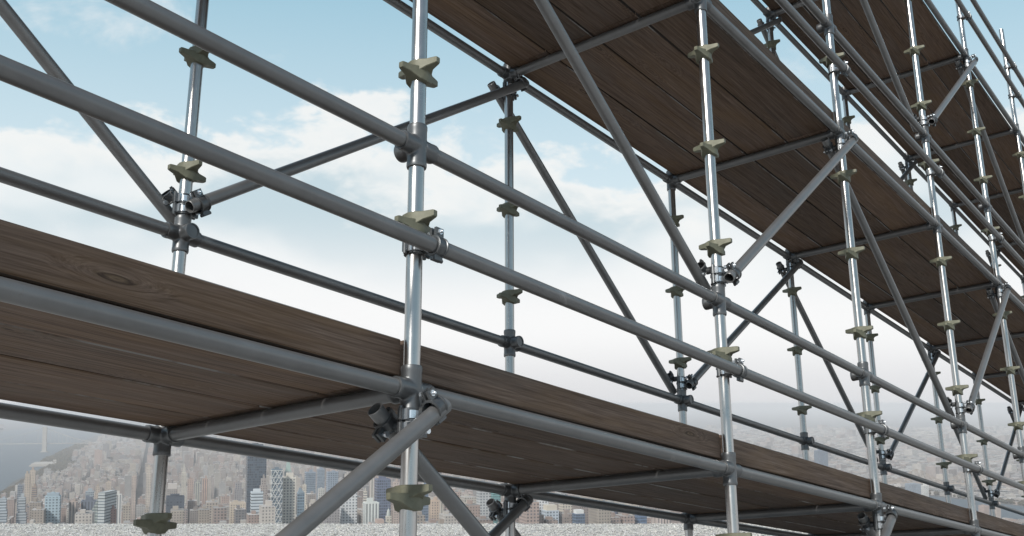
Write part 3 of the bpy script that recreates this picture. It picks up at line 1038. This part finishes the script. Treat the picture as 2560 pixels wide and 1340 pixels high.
    tag(root, 'grey green glass building sloping up to a sharp peak like a sail', 'building')
    zt = HC - (1237 - 1010) / 2600 * d; zl = HC - (1330 - 1010) / 2600 * d
    h = (x1 - x0) / 2
    cb = CB()
    for k in range(14):
        a = -h + 2 * h * .76 * k / 14; b_ = -h + 2 * h * .76 * (k + 1) / 14 - .5
        za = zl + (zt - zl) * (k / 14) ** 1.15; zb = zl + (zt - zl) * ((k + 1) / 14) ** 1.15
        vs = [(a, -20, GZ), (b_, -20, GZ), (b_, 22, GZ), (a, 22, GZ), (a, -14, za), (b_, -14, zb), (b_, 20, zb), (a, 20, za)]
        _, fs, _ = box_block(0, 0, 0, 1, 1, 1, 0)
        uv = []
        for f in fs:
            uv += [(vs[i][0] * .7 + vs[i][1], vs[i][2] - GZ) for i in f]
        cb.solid(vs, fs, uv, (.33, .37, .35), (.36, .40, .38))
    me = cb.mesh('sloped_face', MC_BAND); link('sloped_face', me, None, root, (0, 0, -GZ))
    cb = CB(); cb.box(h * .76, 3, GZ, zt + 4, h * .24, 22, 0, (.45, .48, .48), (.4, .42, .42))
    me = cb.mesh('tall_wing', MC_BAND); link('tall_wing', me, None, root, (0, 0, -GZ))


HEROES_PX = []
USED = set()
TINTS = [(.45, .38, .32), (.50, .43, .36), (.40, .31, .27), (.46, .37, .33), (.36, .29, .26), (.52, .47, .41), (.42, .40, .38), (.55, .50, .45), (.38, .33, .30), (.47, .35, .30), (.33, .31, .31)]


def proj(p):
    x, y, z = p
    return 1256 + 2600 * x / y, 1010 - 2600 * (z - HC) / y


def build_blocks():
    rg = random.Random(11)
    B = []
    AV = 235.0; ST = 80.0
    for q in range(len(TINTS)):
        g_ = sum(TINTS[q]) / 3
        TINTS[q] = tuple(g_ + (c - g_) * .85 for c in TINTS[q])
        TINTS[q] = tuple(c * .84 for c in TINTS[q])

    def put(u, v, hw, hd, h, tint, yaw=None):
        P = gU * u + gV * v
        if P.y < 700: return
        sx, sy = proj((P.x, P.y, GZ + h))
        if sx < -90 or sx > 2650 or sy > 1318: return
        B.append((P.x, P.y, hw, hd, h, tint, -GRID if yaw is None else yaw, sx, sy, P.y))
    # the island: avenues and cross streets
    k0 = -2
    v = 900.0
    while v < 11500:
        step = ST if v < 5200 else (ST * 1.0 if v < 8000 else ST * 2)
        for kk in range(-3, 11):
            ua = -48 + AV * kk + 15; ub = -48 + AV * (kk + 1) - 15
            lim_u = -418 if 5400 < v < 6900 else -478
            if ua < lim_u: ua = max(ua, lim_u)
            if ub - ua < 40: continue
            nl = 11 if v < 3300 else (10 if v < 5200 else 6)
            lu = (ub - ua) / nl
            for a in range(nl):
                for b in range(2):
                    u = ua + lu * (a + .5); vv = v + (step - 18) * (b * .5 + .25)
                    P = gU * u + gV * vv
                    east = u > 2180 - max(0, vv - 6500) * .25
                    if east: continue
                    ax = 1256 + 2600 * P.x / P.y if P.y > 100 else -9e9
                    if ax < -60 or ax > 2620: continue
                    e = rg.random()
                    if vv < 3300:
                        h = rg.choice((18, 22, 28, 35, 45, 60, 80, 110))* rg.uniform(.85, 1.15)
                        lim = ALT - P.y * ((1240 if ax < 560 else 1222) + rg.uniform(0, 1) ** .7 * 62 - 1010) / 2600
                        h = min(h * 1.9, max(14, lim))
                        if ax > 2120: h = min(h, max(10, ALT - P.y * (1300 - 1010) / 2600))
                    else:
                        h = rg.choice((14, 16, 18, 18, 20, 22, 26, 32, 40)) * rg.uniform(.85, 1.15)
                        if ax > 250 and vv < 6500: h = rg.choice((16, 20, 24, 28, 34, 42, 52, 66, 80)) * rg.uniform(.8, 1.15)
                        if e > (.985 if ax > 330 else .997): h = rg.uniform(55, 95)
                        if e > .5 and a in (0, nl - 1): h *= 1.5
                        lim = ALT - P.y * (1075 + rg.uniform(0, 20) - 1010) / 2600
                        h = min(h, max(12, lim))
                    tt = TINTS[rg.randrange(len(TINTS))]
                    f = rg.uniform(.78, 1.18)
                    put(u, vv, lu / 2 - rg.uniform(.3, 2.0), (step - 18) / 4 - rg.uniform(.2, 2.5), h, tuple(c * f for c in tt))
        v += step
    # flat suburbs across the east river
    v = 2200.0
    while v < 12500:
        st = 70 + max(0, v - 3500) * .006
        u = 2880.0 - max(0, v - 6500) * .22
        while u < 12500:
            if rg.random() > .12:
                e = rg.random()
                h = rg.uniform(8, 17) if e < .9 else (rg.uniform(18, 36) if e < .985 else rg.uniform(45, 75))
                tt = TINTS[rg.randrange(len(TINTS))]
                f = rg.uniform(.75, 1.15)
                put(u, v, st * rg.uniform(.25, .42), st * rg.uniform(.18, .38), h, tuple(c * f for c in tt), -GRID + R(16))
            u += st
        v += st * .85
    # far bank of the west river and beyond
    v = 9000.0
    while v < 16000:
        u = -2000.0
        while u > -5200:
            if rg.random() > .35:
                tt = TINTS[rg.randrange(len(TINTS))]
                put(u, v, 28, 24, rg.uniform(10, 30) if rg.random() < .96 else 70, tt)
            u -= 110
        v += 120
    # the ones that show largest are things of their own
    def size(b):
        return b[2] * min(b[4], 400) / b[9] ** 2 if b[8] < 1312 else 0
    order = sorted(range(len(B)), key=lambda i: -size(B[i]))
    single = set(order[:210])
    for i in order[:210]:
        x, y, hw, hd, h, tint, yaw, sx, sy, _ = B[i]
        lum = sum(tint) / 3
        if tint[0] > tint[2] * 1.42: w = 'reddish brown'
        elif lum > .42: w = 'pale cream'
        elif lum > .37: w = 'cream'
        elif lum > .32: w = 'tan'
        elif lum > .275: w = 'dull brown'
        else: w = 'grey brown'
        root = bpy.data.objects.new('city_building', None); COL.objects.link(root)
        root.location = (x, y, GZ)
        tone = sum(tint) / 3
        rf = rg.uniform(.55, 1.3)
        hs = 'low' if h < 24 else ('mid-rise' if h < 48 else 'tall')
        hx, hy, hd_, hl = min(HEROES_PX, key=lambda q: abs(q[0] - sx) + abs(q[1] - sy) * .6)
        short = hl
        for sepw in (' by ', ' with ', ' behind ', ' beside ', ' above ', ' at ', ' near ', ' along ', ' before ', ' rising ', ' across ', ' stepping ', ' against ', ' under ', ' far ', ' just ', ' low ', ' lost ', ' next ', ' between ', ' of ', ' in ', ', ', ' wrapped ', ' standing ', ' past ', ' beyond '):
            short = short.split(sepw)[0]
        rel = 'far behind' if y > hd_ + 900 else ('behind' if y > hd_ + 60 else ('in front of' if y < hd_ - 60 else 'level with'))
        side = 'west of' if sx < hx - 12 else ('east of' if sx > hx + 12 else '')
        rel = (('behind and ' if 'behind' in rel else '') + side) if side else rel
        flat = 'slim ' if hw < 10 else ('broad ' if hw > 13.5 else '')
        short = ' '.join(short.split()[:5])
        lab = '%s%s %s block %s the %s' % (flat, hs, w, rel, short)
        extra = ''
        rt_ = 'pale-roofed ' if rf > .9 else 'dark-roofed '
        dp = 'deep ' if hd > hw else 'shallow '
        if len(lab.replace('-', ' ').split()) > 14: lab = lab.rsplit(' ', 1)[0]
        for extra in ('', rt_, dp, rt_ + dp):
            if extra + lab not in USED: break
        lab = extra + lab; USED.add(lab)
        tag(root, lab, 'building', 'masonry blocks of the city below')
        cb = CB(); rt = tuple(c * rf for c in (.36, .34, .32))
        cb.box(0, 0, GZ, GZ + h, hw, hd, yaw, tint, rt)
        link('shaft', cb.mesh('shaft', MC_STONE if rg.random() < .75 else MC_GRID), None, root, (0, 0, -GZ))
        cb = CB()
        a, b_ = rg.uniform(-.4, .4) * hw, rg.uniform(-.4, .4) * hd
        cb.box(a, b_, GZ + h + .03, GZ + h + rg.uniform(2.5, 6), hw * rg.uniform(.2, .45), hd * rg.uniform(.2, .45), yaw, tuple(c * .9 for c in tint))
        link('plant_room', cb.mesh('plant_room', MC_PLAIN), None, root, (0, 0, -GZ))
    cb = CB()
    for i in range(len(B)):
        if i in single: continue
        x, y, hw, hd, h, tint, yaw, *_ = B[i]
        rf = rg.uniform(.6, 1.4); rt = tuple(c * rf for c in (.34, .32, .30))
        cb.box(x, y, GZ, GZ + h, hw, hd, yaw, tint, rt)
        if y < 6500 and h > 15:
            cb.box(x + rg.uniform(-.4, .4) * hw, y + rg.uniform(-.4, .4) * hd, GZ + h + .02, GZ + h + rg.uniform(2.5, 5), hw * .3, hd * .3, yaw, tint)
    o = link('city_blocks', cb.mesh('city_blocks', MC_STONE))
    tag(o, kind='stuff')
    print('blocks', len(B), 'faces', len(cb.f))


def poly_sheet(name, pts, z, m, kind='structure'):
    vs = []
    for (u, v) in pts:
        P = gU * u + gV * v
        vs.append((P.x, P.y, z))
    me = new_mesh(name, vs, [tuple(range(len(vs)))])
    o = link(name, me, m)
    return tag(o, kind=kind)


def build_land():
    m, t, b = mat('city_ground')
    geo = nd(t.n, 'ShaderNodeNewGeometry')
    n = t.noise(geo.outputs['Position'], .004, 6, .65)
    n2 = t.noise(geo.outputs['Position'], .03, 4, .6)
    f = t.math('ADD', t.math('MULTIPLY', n, .6), t.math('MULTIPLY', n2, .4))
    t.put(b.inputs['Base Color'], t.ramp(t.mapr(f, .3, .7), [(0, (.035, .042, .035)), (.45, (.085, .083, .08)), (1, (.16, .148, .135))]))
    b.inputs['Roughness'].default_value = .95
    me = new_mesh('ground', [(-60000, -20000, GZ), (60000, -20000, GZ), (60000, 60000, GZ), (-60000, 60000, GZ)], [(0, 1, 2, 3)])
    tag(link('ground', me, m), kind='structure')
    w, t, b = mat('river_water')
    geo = nd(t.n, 'ShaderNodeNewGeometry')
    b.inputs['Base Color'].default_value = (.045, .072, .095, 1)
    b.inputs['Roughness'].default_value = .5
    b.inputs['Specular IOR Level'].default_value = .12
    bump(t, b, t.noise(geo.outputs['Position'], .08, 5, .65), .5, 4.0)
    poly_sheet('river', [(-560, -9000), (-545, 3900), (-600, 5200), (-575, 6800), (-660, 9000), (-560, 16500), (-1750, 17500), (-1920, 12000), (-2100, 9000), (-1950, 4000), (-2000, -9000)][::-1], GZ + .5, w)
    poly_sheet('river', [(2230, -6000), (2260, 3000), (2210, 4600), (2130, 6500), (1750, 9000), (1950, 9000), (2480, 6800), (2800, 4300), (2830, 2600), (2820, -6000)], GZ + .5, w)
    # wooded park by the river and the wooded point beyond
    rg = np.random.RandomState(5)
    pts = []
    for _ in range(3800):
        v = rg.uniform(1800, 6700); u = rg.uniform(-552, -424 if v > 5400 else -486)
        pts.append((u, v, rg.uniform(7, 12)))
    for _ in range(1500):
        v = rg.uniform(6700, 9300); u = rg.uniform(-640 + (v - 6700) * .01, -480)
        pts.append((u, v, rg.uniform(8, 15)))
    for _ in range(900):
        v = rg.uniform(9000, 15500); u = rg.uniform(-2500, -1930)
        pts.append((u, v, rg.uniform(14, 24)))
    for _ in range(500):
        v = rg.uniform(2500, 5000); u = rg.uniform(2850, 2900)
        pts.append((u, v, rg.uniform(6, 10)))
    V, F, Tn = [], [], []
    ico = bmesh.new(); bmesh.ops.create_icosphere(ico, subdivisions=1, radius=1)
    iv = np.array([x.co[:] for x in ico.verts]); ifc = [tuple(x.index for x in f.verts) for f in ico.faces]; ico.free()
    for (u, v, r) in pts:
        P = gU * u + gV * v
        o = len(V)
        q = iv * (r * rg.uniform(.7, 1.25, (len(iv), 1))) * np.array([1, 1, .8]) + np.array([P.x, P.y, GZ + r * .8])
        V += q.tolist(); F += [tuple(i + o for i in f) for f in ifc]
        c = np.array([.036, .036, .024]) * rg.uniform(.6, 1.5) + np.array([.02, .008, 0]) * rg.uniform(0, 1.6)
        Tn += [c * rg.uniform(.85, 1.15)] * len(ifc)
    me = new_mesh('riverside_woods', V, F); set_tint(me, Tn)
    tag(link('riverside_woods', me, attr_mat('autumn_foliage', .95)), kind='stuff')


def build_bridge():
    """suspension bridge over the wide river, far off"""
    root = bpy.data.objects.new('suspension_bridge', None); COL.objects.link(root)
    v = 8300.0
    P = gU * -760 + gV * v
    root.location = (P.x, P.y, GZ)
    root.rotation_euler = (0, 0, -GRID)
    tag(root, 'pale suspension bridge with tall towers crossing the wide hazy river', 'bridge')
    m = M_BRIDGE
    mb = MB(); mb.box((-560, 0, 62), (900, 12, 2.2)); o = link('road_deck', mb.mesh('road_deck'), m, root)
    for x in (0, -1065):
        mb = MB()
        for s in (-1, 1):
            mb.box((x, s * 17, 92), (14, 9, 92))
        mb.box((x, 0, 176), (14, 8, 8)); mb.box((x, 0, 110), (13, 8, 6)); mb.box((x, 0, 40), (13, 8, 6))
        mb.box((x, 0, 3), (24, 36, 3))
        link('bridge_tower', mb.mesh('bridge_tower'), m, root)
    for s in (-1, 1):
        mb = MB()
        def cable(x0, z0, x1, z1, sag):
            n = 24
            prev = None
            for k in range(n + 1):
                f = k / n
                p = Vector((x0 + (x1 - x0) * f, s * 17, z0 + (z1 - z0) * f - 4 * sag * f * (1 - f)))
                if prev is not None:
                    dd = p - prev
                    mb.box((0, 0, 0), (dd.length / 2, 1.0, 1.0), M=Matrix.Translation((p + prev) / 2) @ Matrix.Rotation(-math.atan2(dd.z, dd.x), 4, 'Y'))
                    if k % 2:
                        mb.box((p.x, p.y, (p.z + 62) / 2), (.4, .8, max(.5, (p.z - 62) / 2)))
                prev = p
        cable(0, 180, -1065, 180, 105); cable(0, 180, 320, 70, 12); cable(-1065, 180, -1440, 70, 12)
        link('main_cable', mb.mesh('main_cable'), m, root)
    # long pale pier shed on the near bank
    root = bpy.data.objects.new('pier_building', None); COL.objects.link(root)
    P = gU * -590 + gV * 6500; root.location = (P.x, P.y, GZ); root.rotation_euler = (0, 0, -GRID)
    tag(root, 'long low white pier building reaching into the river', 'building')
    mb = MB(); mb.box((0, 0, 4), (70, 120, 4)); link('quay', mb.mesh('quay'), m, root)
    mb = MB(); mb.box((0, 0, 12.1), (62, 112, 4)); link('hall', mb.mesh('hall'), m, root)
    mb = MB(); mb.box((45, 85, 22.5), (8, 9, 6)); link('stair_tower', mb.mesh('stair_tower'), m, root)
    # steel truss bridge on the far side of the city
    root = bpy.data.objects.new('truss_bridge', None); COL.objects.link(root)
    d = 4100.0
    root.location = ((2350 - 1256) / 2600 * d, d, GZ)
    root.rotation_euler = (0, 0, R(-12))
    tag(root, 'brown grey cantilever truss bridge by the far river', 'bridge')
    mb = MB(); mb.box((0, 0, 42), (330, 13, 3)); link('road_deck', mb.mesh('road_deck'), M_STEELF, root)
    for s in (-1, 1):
        mb = MB()
        xs = [-300 + 20 * k for k in range(31)]
        def ht(x):
            return 46 + 52 * max(0, 1 - abs(abs(x) - 95) / 95.0) ** 1.1
        for a, b_ in zip(xs, xs[1:]):
            p, q = Vector((a, s * 12, ht(a))), Vector((b_, s * 12, ht(b_)))
            for (A, Bq) in ((p, q), (Vector((a, s * 12, 45)), q), (Vector((b_, s * 12, 45)), p), (p, Vector((a, s * 12, 45)))):
                dd = Bq - A
                if dd.length < 2: continue
                mb.box((0, 0, 0), (dd.length / 2, .9, .9), M=Matrix.Translation((A + Bq) / 2) @ Matrix.Rotation(-math.atan2(dd.z, dd.x), 4, 'Y'))
        link('truss', mb.mesh('truss'), M_STEELF, root)
    for x in (-285, -95, 95, 285):
        mb = MB(); mb.box((x, 0, 19.4), (7, 14, 19.4)); link('pier', mb.mesh('pier'), M_STEELF, root)


def build_haze():
    m = bpy.data.materials.new('haze_air'); m.use_nodes = True
    nt = m.node_tree; nt.nodes.clear()
    out = nt.nodes.new('ShaderNodeOutputMaterial'); v = nt.nodes.new('ShaderNodeVolumePrincipled')
    v.inputs['Color'].default_value = (.90, .90, .915, 1)
    v.inputs['Density'].default_value = 1 / 13000.0
    v.inputs['Anisotropy'].default_value = -0.1
    nt.links.new(v.outputs[0], out.inputs['Volume'])
    mb = MB()
    z0, z1 = GZ - 1.0, 16.0
    mb.box((0, 20000, (z0 + z1) / 2), (60500, 40500, (z1 - z0) / 2))
    o = link('haze', mb.mesh('haze'), m)
    tag(o, kind='stuff')


def plain(name, c, r=.8, metal=0):
    m, t, b = mat(name)
    tc = nd(t.n, 'ShaderNodeNewGeometry')
    n = t.noise(tc.outputs['Position'], .2, 4, .6)
    t.put(b.inputs['Base Color'], t.mix(t.mapr(n, .3, .7), tuple(x * .85 for x in c), tuple(x * 1.1 for x in c)))
    b.inputs['Roughness'].default_value = r
    b.inputs['Metallic'].default_value = metal
    return m


M_BRIDGE = plain('weathered_pale_paint', (.40, .37, .33))
M_WHITE = plain('pale_painted_steel', (.62, .62, .60))
M_STEELF = plain('brown_steel', (.30, .25, .21))
MC_PLAIN = attr_mat('roof_render', .8)
build_mats_city()

build_land()
build_gravel()
build_haze()
build_heroes()
build_blocks()
build_bridge()
build_scaffold()
build_decks()
